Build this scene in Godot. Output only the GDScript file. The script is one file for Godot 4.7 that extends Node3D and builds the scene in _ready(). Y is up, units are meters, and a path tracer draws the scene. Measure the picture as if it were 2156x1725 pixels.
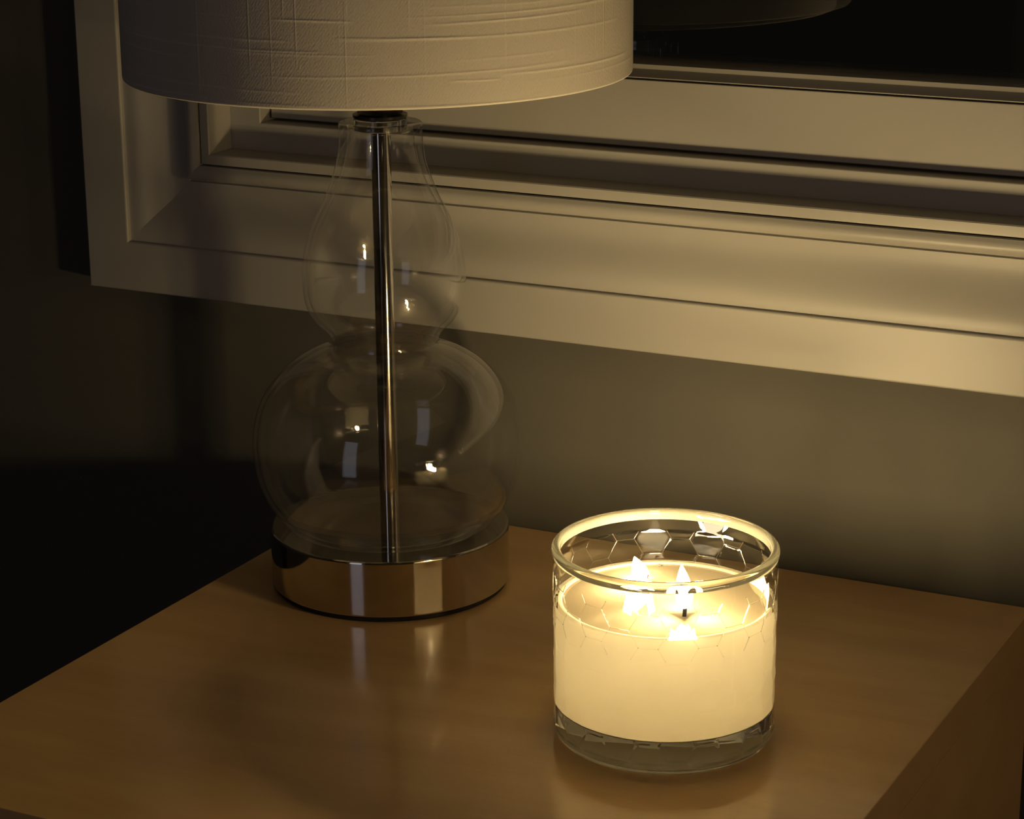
extends Node3D
# A lit candle in a honeycomb glass jar and a glass table lamp on an oak bedside cabinet, under a window at night.

const TOP := 0.62                     # height of the cabinet top
const CANDLE := Vector3(0.1109, TOP, 0.2138)
const LAMP := Vector3(-0.0837, TOP, 0.1049)
const FLAME_COLOR := Color(1.0, 0.73, 0.34)      # linear
const FLAME_ENERGY := 0.0258
const UNSEEN_WARM_ENERGY := 0.3  # unseen warm lamp that lights the cabinet's right side
const UNSEEN_COOL_ENERGY := 0.13  # unseen cool source that lights the lampshade's dark side

var M := {}
var rng := RandomNumberGenerator.new()


func _ready() -> void:
	# --- camera
	var cam := Camera3D.new()
	cam.name = "camera"
	cam.keep_aspect = Camera3D.KEEP_HEIGHT
	cam.fov = 19.8437
	cam.near = 0.02
	cam.far = 40.0
	cam.transform = Transform3D(Basis(Vector3(0.8924, -0.0081, -0.4513), Vector3(-0.121, 0.9589, -0.2566), Vector3(0.4348, 0.2836, 0.8547)).orthonormalized(), Vector3(0.4688, 0.4130 + TOP, 1.0563))
	add_child(cam)
	cam.current = true
	# --- night outside, exposure
	var env := Environment.new()
	env.background_mode = Environment.BG_COLOR
	env.background_color = Color(0.03, 0.028, 0.02)
	env.ambient_light_source = Environment.AMBIENT_SOURCE_DISABLED
	env.tonemap_mode = Environment.TONE_MAPPER_LINEAR
	env.tonemap_exposure = 1.0
	env.sdfgi_enabled = true
	env.ssao_enabled = true
	env.ssil_enabled = true
	var we := WorldEnvironment.new()
	we.name = "world_environment"
	we.environment = env
	add_child(we)
	rng.seed = 7
	make_materials()
	build_room()
	build_window()
	build_cabinet()
	build_lamp()
	build_candle()


# ------------------------------------------------------------------ helpers
func lin(r: float, g: float, b: float) -> Color:
	return Color(r, g, b).linear_to_srgb()


func mat(color: Color, rough: float, metal := 0.0) -> StandardMaterial3D:
	var m := StandardMaterial3D.new()
	m.albedo_color = color
	m.roughness = rough
	m.metallic = metal
	return m


func begin() -> SurfaceTool:
	var st := SurfaceTool.new()
	st.begin(Mesh.PRIMITIVE_TRIANGLES)
	return st


func tri(st: SurfaceTool, p: Array, n: Array, uv: Array) -> void:
	var c: Vector3 = (p[1] - p[0]).cross(p[2] - p[0])
	if c.length_squared() < 1e-20:
		return
	var s: Vector3 = n[0] + n[1] + n[2]
	var order := [0, 1, 2] if c.dot(s) < 0.0 else [0, 2, 1]
	for k in order:
		st.set_normal(n[k])
		st.set_uv(uv[k])
		st.add_vertex(p[k])


func quad(st: SurfaceTool, p: Array, n: Array, uv: Array) -> void:
	tri(st, [p[0], p[1], p[2]], [n[0], n[1], n[2]], [uv[0], uv[1], uv[2]])
	tri(st, [p[0], p[2], p[3]], [n[0], n[2], n[3]], [uv[0], uv[2], uv[3]])


func flat(st: SurfaceTool, p: Array, toward: Vector3) -> void:
	var n: Vector3 = (p[1] - p[0]).cross(p[2] - p[0]).normalized()
	if n.dot(toward) < 0.0:
		n = -n
	var z := Vector2.ZERO
	if p.size() == 4:
		quad(st, p, [n, n, n, n], [z, z, z, z])
	else:
		tri(st, p, [n, n, n], [z, z, z])


# segments of a profile with a normal at each end, smoothed below 40 degrees
func chain(pts: Array, closed := false) -> Array:
	var segs := []
	var n := pts.size()
	var count := n if closed else n - 1
	var norms := []
	for i in count:
		var d: Vector2 = (pts[(i + 1) % n] - pts[i]).normalized()
		norms.append(Vector2(d.y, -d.x))
	var lens := []
	for i in count:
		lens.append(pts[i].distance_to(pts[(i + 1) % n]))
	var along := 0.0
	for i in count:
		var a: Vector2 = norms[i]
		var b: Vector2 = norms[i]
		var before := i - 1 if i > 0 else (count - 1 if closed else -1)
		var after := i + 1 if i < count - 1 else (0 if closed else -1)
		if before >= 0 and norms[before].dot(norms[i]) > 0.76:
			a = (norms[before] * lens[before] + norms[i] * lens[i]).normalized()
		if after >= 0 and norms[after].dot(norms[i]) > 0.76:
			b = (norms[after] * lens[after] + norms[i] * lens[i]).normalized()
		var l: float = pts[i].distance_to(pts[(i + 1) % n])
		segs.append([pts[i], pts[(i + 1) % n], a, b, along, along + l])
		along += l
	return segs


# a surface of revolution; the profile is (radius, height) and runs so that its right-hand side is outside
func lathe(st: SurfaceTool, pts: Array, sides := 96, closed := false, bend := Vector3.ZERO, height := 1.0) -> void:
	for s in chain(pts, closed):
		for k in sides:
			var p := []
			var nn := []
			var uv := []
			for c in [[k, 0], [k + 1, 0], [k + 1, 1], [k, 1]]:
				var t: float = TAU * c[0] / sides
				var q: Vector2 = s[c[1]]
				var m: Vector2 = s[2 + c[1]]
				var f: float = q.y / height
				p.append(Vector3(q.x * cos(t), q.y, q.x * sin(t)) + bend * f * f)
				nn.append(Vector3(m.x * cos(t), m.y, m.x * sin(t)))
				uv.append(Vector2(float(c[0]) / sides, s[4 + c[1]]))
			quad(st, p, nn, uv)


func arc(c: Vector2, r: float, from: float, to: float, n: int) -> Array:
	var out := []
	for i in n + 1:
		var a := deg_to_rad(lerpf(from, to, float(i) / n))
		out.append(c + Vector2(cos(a), sin(a)) * r)
	return out


# a tube along points, with a radius at each
func tube(st: SurfaceTool, pts: Array, radii: Array, sides := 12) -> void:
	var rings := []
	for i in pts.size():
		var d: Vector3 = (pts[mini(i + 1, pts.size() - 1)] - pts[maxi(i - 1, 0)]).normalized()
		var u := d.cross(Vector3(0.31, 0.2, 0.93)).normalized()
		var v := d.cross(u)
		var ring := []
		for k in sides:
			var t := TAU * k / sides
			ring.append(u * cos(t) + v * sin(t))
		rings.append(ring)
	var z := Vector2.ZERO
	for i in pts.size() - 1:
		for k in sides:
			var l := (k + 1) % sides
			var a: Array = rings[i]
			var b: Array = rings[i + 1]
			quad(st, [pts[i] + a[k] * radii[i], pts[i] + a[l] * radii[i], pts[i + 1] + b[l] * radii[i + 1], pts[i + 1] + b[k] * radii[i + 1]], [a[k], a[l], b[l], b[k]], [z, z, z, z])
	for e in [0, pts.size() - 1]:
		var other: Vector3 = pts[1] if e == 0 else pts[e - 1]
		for k in sides:
			flat(st, [pts[e], pts[e] + rings[e][k] * radii[e], pts[e] + rings[e][(k + 1) % sides] * radii[e]], pts[e] - other)


# a box between two corners with chamfered edges
func box(st: SurfaceTool, lo: Vector3, hi: Vector3, bevel := 0.0) -> void:
	var c := (lo + hi) / 2
	var h := (hi - lo) / 2
	var b := minf(bevel, minf(h.x, minf(h.y, h.z)) * 0.9)
	for ax in 3:
		var u := (ax + 1) % 3
		var v := (ax + 2) % 3
		for s in [-1.0, 1.0]:
			var p := []
			for q in [[-1, -1], [1, -1], [1, 1], [-1, 1]]:
				var w := Vector3.ZERO
				w[ax] = s * h[ax]
				w[u] = q[0] * (h[u] - b)
				w[v] = q[1] * (h[v] - b)
				p.append(c + w)
			var t := Vector3.ZERO
			t[ax] = s
			flat(st, p, t)
		if b <= 0.0:
			continue
		for su in [-1.0, 1.0]:
			for sv in [-1.0, 1.0]:
				var p := []
				for q in [[-1, 0], [1, 0], [1, 1], [-1, 1]]:
					var w := Vector3.ZERO
					w[ax] = q[0] * (h[ax] - b)
					w[u] = su * (h[u] - (b if q[1] == 0 else 0.0))
					w[v] = sv * (h[v] - (0.0 if q[1] == 0 else b))
					p.append(c + w)
				var t := Vector3.ZERO
				t[u] = su
				t[v] = sv
				flat(st, p, t)
	if b > 0.0:
		for sx in [-1.0, 1.0]:
			for sy in [-1.0, 1.0]:
				for sz in [-1.0, 1.0]:
					var s := Vector3(sx, sy, sz)
					var e := c + s * (h - Vector3(b, b, b))
					flat(st, [e + Vector3(sx * b, 0, 0), e + Vector3(0, sy * b, 0), e + Vector3(0, 0, sz * b)], s)


# one side of a mitred frame; the profile is (inward offset, depth) swept along that side of the rectangle
func frame_side(st: SurfaceTool, pts: Array, rect: Rect2, side: String, closed := true) -> void:
	var mirrored := []
	for q in pts:
		mirrored.append(Vector2(-q.x, q.y))      # chain() takes the right-hand side as outside
	var x0 := rect.position.x
	var y0 := rect.position.y
	var x1 := rect.end.x
	var y1 := rect.end.y
	var z := Vector2.ZERO
	for s in chain(mirrored, closed):
		var p := []
		var n := []
		for c in [[0, 0], [1, 0], [1, 1], [0, 1]]:
			var q: Vector2 = s[c[1]]
			var m: Vector2 = s[2 + c[1]]
			var o := -q.x
			var no := m.x            # outside is towards smaller offsets
			match side:
				"bottom":
					p.append(Vector3((x0 + o) if c[0] == 0 else (x1 - o), y0 + o, q.y))
					n.append(Vector3(0, -no, m.y))
				"top":
					p.append(Vector3((x0 + o) if c[0] == 0 else (x1 - o), y1 - o, q.y))
					n.append(Vector3(0, no, m.y))
				"left":
					p.append(Vector3(x0 + o, (y0 + o) if c[0] == 0 else (y1 - o), q.y))
					n.append(Vector3(-no, 0, m.y))
				"right":
					p.append(Vector3(x1 - o, (y0 + o) if c[0] == 0 else (y1 - o), q.y))
					n.append(Vector3(no, 0, m.y))
		quad(st, p, n, [z, z, z, z])


func obj(called: String, st: SurfaceTool, m: Material, parent: Node3D = self) -> MeshInstance3D:
	var o := MeshInstance3D.new()
	o.name = called
	o.mesh = st.commit()
	o.material_override = m
	o.cast_shadow = GeometryInstance3D.SHADOW_CASTING_SETTING_ON
	parent.add_child(o, true)
	return o


func struct(called: String, st: SurfaceTool, m: Material, label: String, category: String) -> MeshInstance3D:
	var o := obj(called, st, m)
	o.set_meta("kind", "structure")
	o.set_meta("label", label)
	o.set_meta("category", category)
	return o


func thing(called: String, label: String, category: String, at: Vector3) -> Node3D:
	var o := Node3D.new()
	o.name = called
	o.position = at
	o.set_meta("label", label)
	o.set_meta("category", category)
	add_child(o, true)
	return o


# ------------------------------------------------------------------ materials
func make_materials() -> void:
	M.trim = mat(lin(0.40, 0.385, 0.355), 0.42)
	M.sash = mat(lin(0.33, 0.315, 0.285), 0.4)
	M.wall = mat(lin(0.100, 0.092, 0.076), 0.85)
	var wn := FastNoiseLite.new()
	wn.seed = 3
	wn.frequency = 0.05
	var wt := NoiseTexture2D.new()
	wt.width = 256
	wt.height = 256
	wt.seamless = true
	wt.noise = wn
	M.wall.heightmap_enabled = true
	M.wall.heightmap_texture = wt
	M.wall.heightmap_scale = 0.008
	M.wall.uv1_triplanar = true
	M.wall.uv1_world_triplanar = true
	M.wall.uv1_scale = Vector3(14, 14, 14)
	M.ceiling = mat(lin(0.6, 0.57, 0.52), 0.9)
	M.floor = mat(lin(0.16, 0.11, 0.07), 0.5)
	M.rubber = mat(lin(0.015, 0.013, 0.012), 0.7)
	M.chrome = mat(lin(0.62, 0.6, 0.58), 0.09, 1.0)
	M.nickel = mat(lin(0.42, 0.39, 0.36), 0.2, 1.0)
	M.brushed = mat(lin(0.60, 0.565, 0.52), 0.06, 1.0)
	M.plate = mat(lin(0.55, 0.52, 0.47), 0.06, 1.0)
	M.black_metal = mat(lin(0.03, 0.027, 0.024), 0.25, 0.6)
	M.bulb = mat(lin(0.8, 0.8, 0.78), 0.3)
	# thin clear glass
	M.pane = mat(Color(1, 1, 1, 0.0), 0.0)
	M.pane.transparency = BaseMaterial3D.TRANSPARENCY_ALPHA
	M.lamp_glass = mat(Color(1, 1, 1, 0.0), 0.0)
	M.lamp_glass.transparency = BaseMaterial3D.TRANSPARENCY_ALPHA
	# solid glass
	M.glass = mat(Color(0.985, 0.99, 0.97, 0.0), 0.0)
	M.glass.refraction_enabled = true
	M.glass.refraction_scale = 0.05
	M.rim_glow_glass = M.glass.duplicate()
	M.rim_glow_glass.albedo_color = Color(1, 1, 0.94, 0.07)  # milky tint imitates flame and wax glow carried up to the rim
	M.wax = mat(lin(0.30, 0.25, 0.17), 0.6)
	M.wax.backlight_enabled = true
	M.wax.backlight = lin(0.64, 0.63, 0.585)
	M.wax_deep = mat(lin(0.30, 0.25, 0.17), 0.6)
	M.pool = mat(lin(0.078, 0.068, 0.05), 0.0)
	M.wax_deep.backlight_enabled = true
	M.wax_deep.backlight = lin(0.035, 0.033, 0.028)
	M.pool.backlight_enabled = true
	M.pool.backlight = lin(0.64, 0.63, 0.585)
	M.wick = mat(lin(0.012, 0.01, 0.009), 0.9)
	M.ember = mat(lin(0.1, 0.01, 0.006), 0.9)
	M.ember.emission_enabled = true
	M.ember.emission = lin(1.0, 0.10, 0.05)
	M.ember.emission_energy_multiplier = 0.6
	M.flame = mat(Color(0, 0, 0), 1.0)
	M.flame.emission_enabled = true
	M.flame.emission = lin(1.0, 0.80, 0.50)
	M.flame.emission_energy_multiplier = 24.0
	M.unseen_cool_glow = mat(Color(0, 0, 0), 1.0)  # cool glow of the door pane, out of view
	M.unseen_cool_glow.emission_enabled = true
	M.unseen_cool_glow.emission = lin(0.84, 0.84, 1.0)
	M.unseen_cool_glow.emission_energy_multiplier = 0.08
	M.unseen_globe = mat(Color(0, 0, 0), 1.0)  # warm glow of the wall lamp, out of view
	M.unseen_globe.emission_enabled = true
	M.unseen_globe.emission = lin(1.0, 0.70, 0.38)
	M.unseen_globe.emission_energy_multiplier = 2.0
	M.wood = wood()
	M.linen = linen()
	M.hem = mat(lin(0.62, 0.58, 0.50), 0.8)


func wood() -> StandardMaterial3D:
	var w := 1024
	var h := 512
	var im := Image.create(w, h, false, Image.FORMAT_RGB8)
	var rough := Image.create(w, h, false, Image.FORMAT_RGB8)
	var a := FastNoiseLite.new()
	a.seed = 11
	a.frequency = 0.012
	var b := FastNoiseLite.new()
	b.seed = 12
	b.frequency = 0.09
	for y in h:
		for x in w:
			var t := TAU * x / w
			# wraps along the grain; long soft streaks and fine pores
			var cx := cos(t) * 60.0
			var cy := sin(t) * 60.0
			var ty := TAU * y / h
			var big := a.get_noise_3d(cx * 0.6, cy * 0.6 + cos(ty) * 110.0, sin(ty) * 110.0)
			var fine := b.get_noise_3d(cx * 0.5, cy * 0.5 + cos(ty) * 260.0, sin(ty) * 260.0)
			var v := clampf(0.5 + 0.45 * big + 0.10 * fine, 0.0, 1.0)
			var c := lin(0.64, 0.40, 0.18).lerp(lin(0.84, 0.58, 0.28), v)
			im.set_pixel(x, y, c)
			var r := clampf(0.19 - 0.05 * fine + 0.04 * big, 0.0, 1.0)
			rough.set_pixel(x, y, Color(r, r, r))
	var m := StandardMaterial3D.new()
	m.albedo_texture = ImageTexture.create_from_image(im)
	m.roughness = 1.0
	m.clearcoat_enabled = true
	m.clearcoat = 0.6
	m.clearcoat_roughness = 0.1
	m.roughness_texture = ImageTexture.create_from_image(rough)
	m.uv1_triplanar = true
	m.uv1_world_triplanar = true
	m.uv1_scale = Vector3(1.7, 1.7, 3.0)
	m.heightmap_enabled = true
	m.heightmap_texture = m.roughness_texture
	m.heightmap_scale = 0.03
	return m


func linen() -> StandardMaterial3D:
	var w := 2048
	var h := 512
	var grid := PackedFloat32Array()
	grid.resize(w * h)
	var n := FastNoiseLite.new()
	n.seed = 21
	n.frequency = 0.35
	for y in h:
		for x in w:
			grid[y * w + x] = 0.42 + 0.05 * sin(x * PI / 2.0) * sin(y * PI / 2.0) + 0.10 * n.get_noise_2d(x, y)
	var r := RandomNumberGenerator.new()
	r.seed = 5
	for k in 330:                      # weft slubs, round the shade
		var y0 := r.randf() * h
		var x0 := r.randi() % w
		var l := int(r.randf_range(60, 420))
		var wide := r.randf_range(0.55, 0.95)
		var strong := r.randf_range(0.08, 0.40)
		var drift := r.randf_range(-0.012, 0.012)
		for i in l:
			var f := sin(PI * i / l)
			var yc := y0 + drift * i
			for dy in range(-3, 4):
				var yy := int(yc) + dy
				if yy >= 0 and yy < h:
					var d := (yy - yc) / wide
					grid[yy * w + (x0 + i) % w] += strong * sqrt(f) * exp(-d * d)
	for k in 420:                      # warp slubs, upright
		var x0 := r.randi() % w
		var y0 := r.randi() % h
		var l := int(r.randf_range(40, 260))
		var strong := r.randf_range(0.08, 0.34)
		for i in l:
			if y0 + i >= h:
				break
			var f := sin(PI * i / l)
			for dx in range(-2, 3):
				var d := dx / 0.7
				grid[(y0 + i) * w + (x0 + dx + w) % w] += strong * sqrt(f) * exp(-d * d)
	var im := Image.create(w, h, false, Image.FORMAT_RGB8)
	var al := Image.create(w, h, false, Image.FORMAT_RGB8)
	for y in h:
		for x in w:
			var v := clampf(grid[y * w + x], 0.0, 1.0)
			im.set_pixel(x, y, Color(v, v, v))
			al.set_pixel(x, y, lin(0.60, 0.55, 0.475).lerp(lin(0.80, 0.75, 0.67), clampf((v - 0.3) * 1.6, 0.0, 1.0)))
	var m := StandardMaterial3D.new()
	m.albedo_texture = ImageTexture.create_from_image(al)
	m.roughness = 0.9
	m.heightmap_enabled = true
	m.heightmap_texture = ImageTexture.create_from_image(im)
	m.heightmap_scale = 0.06
	m.uv1_scale = Vector3(1, 4.0, 1)
	return m


# ------------------------------------------------------------------ the room
const OX0 := -0.327                   # outer edge of the window casing
const OY0 := TOP + 0.107
const OX1 := 0.95
const OY1 := TOP + 1.12

func build_room() -> void:
	var x0 := -1.5
	var x1 := 2.3
	var z1 := 3.0
	var top := 2.4
	var t := 0.12
	var hole := Rect2(OX0 + 0.072, OY0 + 0.072, OX1 - OX0 - 0.144, OY1 - OY0 - 0.144)
	var st := begin()
	box(st, Vector3(x0, 0, -t), Vector3(hole.position.x, top, 0))
	box(st, Vector3(hole.end.x, 0, -t), Vector3(x1, top, 0))
	box(st, Vector3(hole.position.x, 0, -t), Vector3(hole.end.x, hole.position.y, 0))
	box(st, Vector3(hole.position.x, hole.end.y, -t), Vector3(hole.end.x, top, 0))
	struct("wall_back", st, M.wall, "taupe painted wall under and beside the window", "wall")
	st = begin()
	box(st, Vector3(x0 - t, 0, -t), Vector3(x0, top, z1 + t))
	struct("wall_left", st, M.wall, "taupe painted wall at the dark end of the room", "wall")
	st = begin()
	box(st, Vector3(x1, 0, -t), Vector3(x1 + t, top, z1 + t))
	struct("wall_right", st, M.wall, "taupe painted side wall behind the camera's right", "wall")
	st = begin()
	box(st, Vector3(x0, 0, z1), Vector3(x1, top, z1 + t))
	struct("wall_front", st, M.wall, "taupe painted wall facing the window", "wall")
	st = begin()
	box(st, Vector3(x0 - t, -t, -t), Vector3(x1 + t, 0, z1 + t))
	struct("floor", st, M.floor, "dark brown floor of the unlit room", "floor")
	st = begin()
	box(st, Vector3(x0 - t, top, -t), Vector3(x1 + t, top + t, z1 + t))
	struct("ceiling", st, M.ceiling, "off-white ceiling of the unlit room", "ceiling")
	build_unseen_door(z1)
	build_unseen_wall_light(x1)
	st = begin()
	box(st, Vector3(x0, 0, 0), Vector3(x1, 0.09, 0.004), 0.002)
	struct("baseboard_back", st, M.trim, "white skirting board along the window wall", "baseboard")


# out of view: a glazed door whose cool glow lights the lampshade's dark side
func build_unseen_door(z1: float) -> void:
	var d := thing("door_1", "unseen white glazed door across the room, its cool glow placed to light the dark side of the lampshade", "door", Vector3(-0.2, 0, z1))
	d.set_meta("kind", "structure")
	var st := begin()
	for b in [[Vector3(-0.42, 0, -0.04), Vector3(-0.28, 2.0, 0)], [Vector3(0.28, 0, -0.04), Vector3(0.42, 2.0, 0)], [Vector3(-0.28, 0, -0.04), Vector3(0.28, 0.2, 0)], [Vector3(-0.28, 1.88, -0.04), Vector3(0.28, 2.0, 0)]]:
		box(st, b[0], b[1], 0.002)
	obj("door_leaf", st, M.trim, d)
	st = begin()
	box(st, Vector3(-0.28, 0.2, -0.02), Vector3(0.28, 1.88, -0.01))
	obj("unseen_glow_pane", st, M.unseen_cool_glow, d)
	st = begin()
	tube(st, [Vector3(-0.35, 1.0, -0.04), Vector3(-0.35, 1.0, -0.09), Vector3(-0.24, 1.0, -0.09)], [0.008, 0.008, 0.008])
	obj("handle", st, M.nickel, d)
	var l := AreaLight3D.new()
	l.name = "unseen_cool_light"
	l.light_color = lin(0.84, 0.84, 1.0)
	l.light_energy = UNSEEN_COOL_ENERGY
	l.area_size = Vector2(0.56, 1.68)
	l.position = Vector3(0, 1.05, -0.03)
	l.shadow_enabled = true
	d.add_child(l)


# out of view: a dim warm lamp placed to light the cabinet's right side
func build_unseen_wall_light(x1: float) -> void:
	var d := thing("unseen_wall_light", "unseen dim warm light on the right-hand wall, placed to light the right side of the cabinet", "light", Vector3(x1, 0.85, 0.75))
	var st := begin()
	box(st, Vector3(-0.02, -0.06, -0.04), Vector3(0, 0.06, 0.04), 0.003)
	obj("back_plate", st, M.nickel, d)
	st = begin()
	lathe(st, arc(Vector2(0, 0), 0.06, -90, 90, 16), 32)
	var g := obj("unseen_globe", st, M.unseen_globe, d)
	g.position = Vector3(-0.08, 0, 0)
	var l := OmniLight3D.new()
	l.name = "unseen_warm_light"
	l.light_color = lin(1.0, 0.70, 0.38)
	l.light_energy = UNSEEN_WARM_ENERGY
	l.light_size = 0.05
	l.omni_range = 8.0
	l.omni_attenuation = 2.0
	l.shadow_enabled = true
	l.position = g.position
	d.add_child(l)


func build_window() -> void:
	var w := thing("window_1", "white-framed window with dark night panes behind the lamp and candle", "window", Vector3.ZERO)
	w.set_meta("kind", "structure")
	var rect := Rect2(OX0, OY0, OX1 - OX0, OY1 - OY0)
	# casing board: raised outer band, hollowed field, rounded inner bead
	var casing := [Vector2(0, 0), Vector2(0, 0.0150)]
	casing += [Vector2(0.0004, 0.0157), Vector2(0.0012, 0.016), Vector2(0.0268, 0.016), Vector2(0.0277, 0.0156), Vector2(0.0281, 0.0148), Vector2(0.0282, 0.0136)]
	for i in 15:
		var f := i / 14.0
		casing.append(Vector2(lerpf(0.0288, 0.0630, f), 0.0133 - 0.0086 * smoothstep(0.12, 0.85, f)))
	casing += [Vector2(0.0633, 0.0032), Vector2(0.0640, 0.0032), Vector2(0.0644, 0.0052)]
	for i in 9:
		var a := deg_to_rad(175.0 - 130.0 * i / 8.0)
		casing.append(Vector2(0.0692 + 0.0046 * cos(a), 0.0060 + 0.0050 * sin(a)))
	casing += [Vector2(0.0729, 0.0094), Vector2(0.0732, 0.0084), Vector2(0.0732, 0)]
	for side in ["bottom", "left", "top", "right"]:
		var st := begin()
		frame_side(st, casing, rect, side)
		obj("casing_board", st, M.trim, w)
	# jamb liner with a ledge, the stop behind it, and the sash with its glazing bead
	var inner := Rect2(OX0 + 0.004, OY0, OX1 - OX0 - 0.008, OY1 - OY0)
	var jamb := [Vector2(0.0722, -0.001), Vector2(0.0734, 0.0060), Vector2(0.0740, 0.0078), Vector2(0.0746, 0.0080), Vector2(0.0790, 0.0080), Vector2(0.0796, 0.0074), Vector2(0.0796, -0.100), Vector2(0.0722, -0.100)]
	var stop := [Vector2(0.0750, -0.030), Vector2(0.0750, -0.0135), Vector2(0.0942, -0.0135), Vector2(0.0948, -0.0139), Vector2(0.0950, -0.0146), Vector2(0.0950, -0.030)]
	var rail := [Vector2(0.0900, -0.0550), Vector2(0.0962, -0.0231), Vector2(0.0968, -0.0225), Vector2(0.1299, -0.0225), Vector2(0.1303, -0.0228), Vector2(0.1304, -0.0275), Vector2(0.1304, -0.0550)]
	var bead := [Vector2(0.1304, -0.0275), Vector2(0.1310, -0.0272), Vector2(0.1311, -0.0240), Vector2(0.1316, -0.0238), Vector2(0.1350, -0.0283), Vector2(0.1354, -0.0285), Vector2(0.1374, -0.0286), Vector2(0.1378, -0.0292), Vector2(0.1378, -0.0550), Vector2(0.1304, -0.0550)]
	for side in ["bottom", "left", "top", "right"]:
		var st := begin()
		frame_side(st, jamb, rect, side)
		obj("jamb_liner", st, M.trim, w)
		st = begin()
		frame_side(st, stop, inner, side)
		obj("sash_stop", st, M.trim, w)
		st = begin()
		frame_side(st, rail, inner, side)
		obj("sash_rail", st, M.trim, w)
		st = begin()
		frame_side(st, bead, inner, side)
		obj("glazing_bead", st, M.sash, w)
	for z in [-0.0370, -0.0500]:
		var st := begin()
		var o := 0.132
		flat(st, [Vector3(OX0 + o, OY0 + o, z), Vector3(OX1 - o, OY0 + o, z), Vector3(OX1 - o, OY1 - o, z), Vector3(OX0 + o, OY1 - o, z)], Vector3(0, 0, 1))
		obj("pane", st, M.pane, w)


# ------------------------------------------------------------------ bedside cabinet
func build_cabinet() -> void:
	var x0 := -0.1631
	var x1 := 0.2138
	var z0 := 0.006
	var z1 := 0.3952
	var t := thing("bedside_cabinet", "oak bedside cabinet carrying the glass lamp and the lit candle", "cabinet", Vector3.ZERO)
	var st := begin()
	box(st, Vector3(x0, TOP - 0.019, z0), Vector3(x1, TOP, z1), 0.0003)
	obj("top_board", st, M.wood, t)
	for s in [x0, x1 - 0.018]:
		st = begin()
		box(st, Vector3(s, 0.06, z0), Vector3(s + 0.018, TOP - 0.019, z1 - 0.002))
		obj("side_panel", st, M.wood, t)
	st = begin()
	box(st, Vector3(x0 + 0.018, 0.08, z0 + 0.004), Vector3(x1 - 0.018, TOP - 0.02, z0 + 0.010))
	obj("back_panel", st, M.wood, t)
	st = begin()
	box(st, Vector3(x0 + 0.018, 0.08, z0 + 0.010), Vector3(x1 - 0.018, 0.096, z1 - 0.024))
	obj("bottom_board", st, M.wood, t)
	for k in 2:
		st = begin()
		var y := 0.098 + k * 0.252
		box(st, Vector3(x0 + 0.020, y, z1 - 0.022), Vector3(x1 - 0.020, y + 0.248, z1 - 0.003), 0.001)
		var d := obj("drawer_front", st, M.wood, t)
		st = begin()
		lathe(st, [Vector2(0, 0.0), Vector2(0.005, 0.0), Vector2(0.005, 0.010), Vector2(0.012, 0.014), Vector2(0.0135, 0.018), Vector2(0.012, 0.021), Vector2(0, 0.022)], 32)
		var knob := obj("knob", st, M.nickel, d)
		knob.position = Vector3((x0 + x1) / 2, y + 0.18, z1 - 0.003)
		knob.rotation.x = PI / 2
	for lx in [x0 + 0.004, x1 - 0.034]:
		for lz in [z0 + 0.004, z1 - 0.040]:
			st = begin()
			box(st, Vector3(lx, 0, lz), Vector3(lx + 0.03, 0.06, lz + 0.03), 0.001)
			obj("leg", st, M.wood, t)


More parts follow.
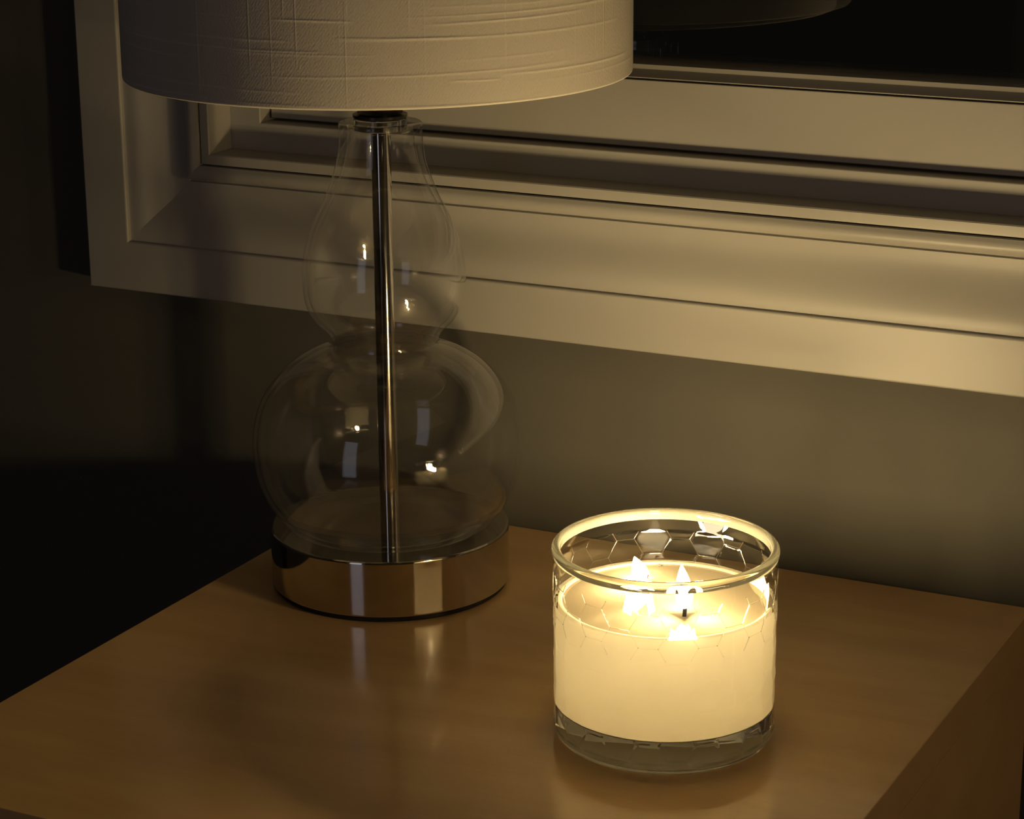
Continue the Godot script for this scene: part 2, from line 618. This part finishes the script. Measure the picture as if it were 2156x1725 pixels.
# ------------------------------------------------------------------ table lamp
func build_lamp() -> void:
	var t := thing("table_lamp", "unlit table lamp with a double-bulb clear glass body, metal base and linen drum shade", "lamp", LAMP)
	var st := begin()
	lathe(st, [Vector2(0, 0), Vector2(0.0572, 0), Vector2(0.0576, 0.0004), Vector2(0.0576, 0.0024), Vector2(0, 0.0024)], 96)
	obj("foot_pad", st, M.rubber, t)
	st = begin()
	lathe(st, [Vector2(0, 0.0024), Vector2(0.0580, 0.0024), Vector2(0.0588, 0.0029), Vector2(0.0590, 0.0037), Vector2(0.0590, 0.0292), Vector2(0.0587, 0.0300)], 128)
	obj("base", st, M.brushed, t)
	st = begin()
	lathe(st, [Vector2(0.0587, 0.0300), Vector2(0.0580, 0.0304), Vector2(0.0577, 0.0304), Vector2(0, 0.0304)], 128)
	obj("top_plate", st, M.plate, t)
	# blown glass body, an outer and an inner skin
	var ctrl := [Vector2(0.0445, 0.0309), Vector2(0.0510, 0.0332), Vector2(0.0592, 0.0440), Vector2(0.0640, 0.0555), Vector2(0.0660, 0.0680), Vector2(0.0660, 0.0770), Vector2(0.0632, 0.0900), Vector2(0.0575, 0.1010), Vector2(0.0485, 0.1105), Vector2(0.0385, 0.1168), Vector2(0.0300, 0.1200), Vector2(0.0262, 0.1226), Vector2(0.0260, 0.1256), Vector2(0.0285, 0.1296), Vector2(0.0338, 0.1350), Vector2(0.0375, 0.1415), Vector2(0.0391, 0.1490), Vector2(0.0393, 0.1585), Vector2(0.0380, 0.1690), Vector2(0.0331, 0.1830), Vector2(0.0268, 0.1960), Vector2(0.0222, 0.2085), Vector2(0.0203, 0.2180), Vector2(0.0198, 0.2260), Vector2(0.0199, 0.2290)]
	var outer := smooth(ctrl, 5)
	var skin := [Vector2(0.030, 0.0306), Vector2(0.0420, 0.0306)] + outer + [Vector2(0.0197, 0.2300), Vector2(0.0190, 0.2304), Vector2(0.0128, 0.2304)]
	st = begin()
	lathe(st, skin, 128)
	var body := obj("glass_body", st, M.lamp_glass, t)
	var inner := []
	var segs := chain(outer)
	for i in segs.size():
		var thick := 0.0022 + 0.0018 * smoothstep(0.185, 0.225, segs[i][0].y)
		inner.append(segs[i][0] - segs[i][2] * thick)
	inner.append(Vector2(0.0150, 0.2262))
	inner = [Vector2(0.0047, 0.0340), Vector2(0.0300, 0.0336)] + inner + [Vector2(0.0085, 0.2268)]
	st = begin()
	lathe(st, inner, 128)
	obj("inner_skin", st, M.lamp_glass, body)
	st = begin()
	lathe(st, [Vector2(0, 0.0304), Vector2(0.0047, 0.0304), Vector2(0.0047, 0.2266), Vector2(0, 0.2266)], 48)
	obj("pole", st, M.chrome, t)
	st = begin()
	lathe(st, [Vector2(0, 0.2268), Vector2(0.0125, 0.2268), Vector2(0.0127, 0.2270), Vector2(0.0127, 0.2318), Vector2(0.0125, 0.2322), Vector2(0, 0.2322)], 64)
	obj("neck_plug", st, M.glass, t)
	st = begin()
	lathe(st, [Vector2(0, 0.2324), Vector2(0.0125, 0.2325), Vector2(0.0130, 0.2330), Vector2(0.0130, 0.2342), Vector2(0.0110, 0.2350), Vector2(0.0100, 0.2372), Vector2(0.0140, 0.2400), Vector2(0.0145, 0.2420), Vector2(0.0145, 0.2850), Vector2(0.0, 0.2850)], 48)
	obj("socket", st, M.black_metal, t)
	st = begin()
	lathe(st, [Vector2(0.0, 0.2850), Vector2(0.0120, 0.2850), Vector2(0.0135, 0.2950)] + arc(Vector2(0, 0.3280), 0.029, -58, 90, 16), 48)
	obj("bulb", st, M.bulb, t)
	# drum shade
	var y0 := 0.2552
	var y1 := y0 + 0.205
	var r := 0.1190
	st = begin()
	lathe(st, [Vector2(r - 0.0012, y0 + 0.0004), Vector2(r - 0.0003, y0), Vector2(r, y0 + 0.0006), Vector2(r, y1 - 0.0006), Vector2(r - 0.0006, y1), Vector2(r - 0.0012, y1 - 0.0004)], 256, true)
	var shade := obj("shade", st, M.linen, t)
	for y in [y0 + 0.0006, y1 - 0.0006]:
		st = begin()
		lathe(st, arc(Vector2(r - 0.0011, y), 0.0011, 0, 330, 11), 192, true)
		obj("hem", st, M.hem, shade)
	st = begin()
	for k in 3:
		var a := TAU * k / 3 + 0.4
		var d := Vector3(cos(a), 0, sin(a))
		tube(st, [d * 0.016 + Vector3(0, 0.288, 0), d * 0.06 + Vector3(0, 0.300, 0), d * (r - 0.001) + Vector3(0, 0.300, 0)], [0.0014, 0.0014, 0.0014], 10)
	lathe(st, arc(Vector2(0.0165, 0.287), 0.0016, 0, 330, 11), 48, true)
	obj("shade_carrier", st, M.nickel, t)


func smooth(ctrl: Array, n: int) -> Array:
	var out := []
	for i in ctrl.size() - 1:
		var a: Vector2 = ctrl[maxi(i - 1, 0)]
		var b: Vector2 = ctrl[i]
		var c: Vector2 = ctrl[i + 1]
		var d: Vector2 = ctrl[mini(i + 2, ctrl.size() - 1)]
		for k in n:
			out.append(b.cubic_interpolate(c, a, d, float(k) / n))
	out.append(ctrl[-1])
	return out


# ------------------------------------------------------------------ candle
const JAR_R := 0.0466
const JAR_H := 0.0847
const WAX_Y := 0.0600
const COLUMNS := 24

# how far the surface lies below the cylinder at that place: hexagons cut nearly flat, each a little its own way
func facet(theta: float, y: float) -> float:
	var pitch := TAU * JAR_R / COLUMNS            # 1.5 sides
	var side := pitch / 1.5
	var tall := side * sqrt(3.0)
	var u := theta / TAU * COLUMNS
	var best := -1e9
	var depth := 0.0
	for dc in [0, 1]:
		var col: int = floori(u) + int(dc)
		var shift := 0.5 if posmod(col, 2) == 1 else 0.0
		var row := roundf(y / tall - shift)
		for dr: float in [-1.0, 0.0, 1.0]:
			var v := Vector2((u - col) * pitch, y - (row + dr + shift) * tall)
			var q := v.abs()
			var d := tall / 2 - maxf(q.y, q.x * 0.8660254 + q.y * 0.5)      # distance to the hexagon's border
			if d > best:
				best = d
				var h1 := fposmod(sin(posmod(col, COLUMNS) * 12.9898 + (row + dr) * 78.233) * 43758.5453, 1.0) - 0.5
				var h2 := fposmod(sin(posmod(col, COLUMNS) * 39.346 + (row + dr) * 11.135) * 24634.6345, 1.0) - 0.5
				depth = 0.00032 - 0.55 * v.x * v.x / (2.0 * JAR_R) + 0.05 * h1 * v.y + 0.03 * h2 * v.x
	depth *= smoothstep(0.0, 0.0007, best)
	depth += 0.00016 * (1.0 - smoothstep(0.0, 0.0008, best))
	return depth * smoothstep(0.0056, 0.0064, y) * (1.0 - smoothstep(0.0730, 0.0745, y))


func relief(st: SurfaceTool, y0: float, y1: float, rows: int, r: float, depth: float, sign: float) -> void:
	var cols := COLUMNS * 24
	var at := func(k: int, i: int) -> Vector3:
		var t := TAU * k / cols
		var y := lerpf(y0, y1, float(i) / rows)
		var rr := r - depth * facet(t, y)
		return Vector3(rr * cos(t), y, rr * sin(t))
	var pts := []
	for i in rows + 1:
		var line := PackedVector3Array()
		for k in cols:
			line.append(at.call(k, i))
		pts.append(line)
	var nrm := []
	for i in rows + 1:
		var line := PackedVector3Array()
		for k in cols:
			var du: Vector3 = pts[i][(k + 1) % cols] - pts[i][(k + cols - 1) % cols]
			var dv: Vector3 = pts[mini(i + 1, rows)][k] - pts[maxi(i - 1, 0)][k]
			var n := dv.cross(du).normalized()
			if n.dot(Vector3(pts[i][k].x, 0, pts[i][k].z)) < 0.0:
				n = -n
			line.append(n * sign)
		nrm.append(line)
	var z := Vector2.ZERO
	for i in rows:
		for k in cols:
			var l := (k + 1) % cols
			quad(st, [pts[i][k], pts[i][l], pts[i + 1][l], pts[i + 1][k]], [nrm[i][k], nrm[i][l], nrm[i + 1][l], nrm[i + 1][k]], [z, z, z, z])


func build_candle() -> void:
	var t := thing("jar_candle", "lit two-wick cream candle in a clear honeycomb glass jar", "candle", CANDLE)
	# thick lower glass, solid round the wax
	var st := begin()
	var ledge := WAX_Y + 0.0004
	lathe(st, [Vector2(0, 0.0016), Vector2(0.0350, 0.0014), Vector2(0.0385, 0.0006)] + arc(Vector2(0.0418, 0.0050), 0.0048, -100, 0, 14) + [Vector2(JAR_R, 0.0056)], 432)
	relief(st, 0.0056, ledge, 106, JAR_R, 1.0, 1.0)
	lathe(st, [Vector2(JAR_R, ledge), Vector2(0.0438, ledge)], 432)
	obj("glass_base", st, M.glass, t)
	# thin upper wall, two skins
	st = begin()
	relief(st, ledge, 0.0800, 44, JAR_R, 1.0, 1.0)
	obj("glass_wall", st, M.pane, t)
	# the raised ridges of the honeycomb above the wax
	st = begin()
	var pitch := TAU * JAR_R / COLUMNS
	var side := pitch / 1.5
	var tall := side * sqrt(3.0)
	for k in COLUMNS:
		for row in range(2, 7):
			var y := (row + (0.5 if k % 2 == 1 else 0.0)) * tall
			for e in 3:
				var line := []
				for i in 5:
					var c0 := Vector2(cos(e * PI / 3), sin(e * PI / 3)).lerp(Vector2(cos((e + 1) * PI / 3), sin((e + 1) * PI / 3)), i / 4.0) * side
					var th := (k * pitch + c0.x) / JAR_R
					var yy := y + c0.y
					if yy > 0.0500 and yy < 0.0742:
						line.append(Vector3((JAR_R - 0.0001) * cos(th), yy, (JAR_R - 0.0001) * sin(th)))
				if line.size() > 1:
					var rr := []
					for i in line.size():
						rr.append(0.0002)
					tube(st, line, rr, 8)
	obj("honeycomb_ridges", st, M.glass, t)
	# rounded fire-polished rim, its milky tint standing in for glow carried up the glass
	st = begin()
	var c := Vector2((JAR_R + 0.0438) / 2 + 0.0002, 0.0826)
	lathe(st, [Vector2(0.0438, 0.0800), Vector2(JAR_R, 0.0800), Vector2(JAR_R + 0.0006, 0.0815)] + arc(c, 0.0019, 0, 180, 14) + [Vector2(0.0436, 0.0815)], 256, true)
	obj("glass_rim", st, M.rim_glow_glass, t)
	# wax and its molten surface
	st = begin()
	lathe(st, [Vector2(0.0446, 0.0158), Vector2(0.0446, WAX_Y + 0.0001), Vector2(0.0436, WAX_Y + 0.0002), Vector2(0.0428, WAX_Y - 0.0003)], 192)
	var wax := obj("wax", st, M.wax, t)
	st = begin()
	lathe(st, [Vector2(0, 0.0150), Vector2(0.0436, 0.0150), Vector2(0.0446, 0.0158)], 192)
	obj("wax_underside", st, M.wax_deep, wax)
	st = begin()
	lathe(st, [Vector2(0.0428, WAX_Y - 0.0003), Vector2(0.0420, WAX_Y - 0.00055), Vector2(0.0416, WAX_Y - 0.0006), Vector2(0.0414, WAX_Y - 0.0006), Vector2(0.0, WAX_Y - 0.0006)], 192)
	obj("molten_wax", st, M.pool, wax)
	st = begin()
	for k in 24:
		var col := []
		for j in [k, k + 1]:
			var f: float = j / 24.0
			var a := lerpf(-0.62, 0.18, f) - 0.36
			var h := 0.0068 * pow(sin(PI * f), 0.6) * (0.8 + 0.2 * sin(f * 23.0))
			var d := Vector3(cos(a), 0, sin(a))
			col.append([d * 0.0432 + Vector3(0, WAX_Y, 0), d * 0.0432 + Vector3(0, WAX_Y + h, 0), d * 0.0422 + Vector3(0, WAX_Y - 0.0005, 0), d])
		flat(st, [col[0][2], col[1][2], col[1][1], col[0][1]], -col[0][3] + Vector3(0, 0.3, 0))
		flat(st, [col[0][0], col[1][0], col[1][1], col[0][1]], col[0][3])
	obj("wax_residue", st, M.wax_deep, wax)
	st = begin()
	tube(st, [Vector3(-0.0190, WAX_Y - 0.0006, -0.0366), Vector3(-0.0184, WAX_Y + 0.0002, -0.0362), Vector3(-0.0174, WAX_Y, -0.0364)], [0.0003, 0.0006, 0.0003], 8)
	obj("burnt_crumb", st, M.wick, wax)
	burner(t, Vector3(0.0140, WAX_Y - 0.002, 0.0127), [Vector3(0, 0, 0), Vector3(0.0004, 0.004, 0.0002), Vector3(0.0006, 0.0068, 0.0004), Vector3(-0.0004, 0.0084, 0.0004)], 0.0044, 0.0196, 0.0041, Vector3(-0.0012, 0, 0.0006))
	burner(t, Vector3(-0.0160, WAX_Y - 0.002, -0.0119), [Vector3(0, 0, 0), Vector3(0.0, 0.003, 0.0002), Vector3(0.0010, 0.0050, 0.0004), Vector3(0.0030, 0.0062, 0.0006)], 0.0030, 0.0112, 0.0041, Vector3(-0.0030, 0, 0.0006))


func burner(t: Node3D, at: Vector3, line: Array, lift: float, tall: float, fat: float, lean: Vector3) -> void:
	var st := begin()
	tube(st, line, [0.0009, 0.0009, 0.00085, 0.0007], 10)
	var w := obj("wick", st, M.wick, t)
	w.position = at
	st = begin()
	tube(st, [line[3] - Vector3(0, 0.0004, 0), line[3] + (line[3] - line[2]) * 0.35], [0.00095, 0.0006], 10)
	obj("ember", st, M.ember, w)
	st = begin()
	var pts := []
	for i in 25:
		var f := i / 24.0
		pts.append(Vector2(fat * pow(sin(PI * pow(f, 0.72)), 0.8) * (1.0 - 0.25 * f), tall * f))
	pts[0].x = 0.0
	pts[24].x = 0.0
	lathe(st, pts, 32, false, lean, tall)
	var fl := obj("flame", st, M.flame, t)
	fl.position = at + Vector3(0, lift, 0)
	# three small panels of the flame's size round it send its light out to every side
	for k in 3:
		var yaw := TAU * k / 3 + 0.5
		var l := AreaLight3D.new()
		l.name = "flame_light"
		l.light_color = Color(FLAME_COLOR).linear_to_srgb()
		l.light_energy = FLAME_ENERGY * tall / 0.0154
		l.area_size = Vector2(fat * 1.5, tall * 0.75)
		l.area_normalize_energy = true
		l.area_range = 8.0
		l.shadow_enabled = true
		l.rotation = Vector3(deg_to_rad(-12.0), yaw, 0)
		l.position = fl.position + Vector3(0, tall * 0.52, 0) + lean * 0.3 - Basis(Vector3.UP, yaw).z * (fat + 0.0012)
		t.add_child(l, true)
	var up := AreaLight3D.new()
	up.name = "flame_light"
	up.light_color = Color(FLAME_COLOR).linear_to_srgb()
	up.light_energy = FLAME_ENERGY * tall / 0.0154 * 0.6
	up.area_size = Vector2(fat * 1.5, fat * 1.5)
	up.area_normalize_energy = true
	up.area_range = 8.0
	up.shadow_enabled = true
	up.rotation.x = PI / 2
	up.position = fl.position + Vector3(0, tall + 0.0006, 0) + lean
	t.add_child(up, true)
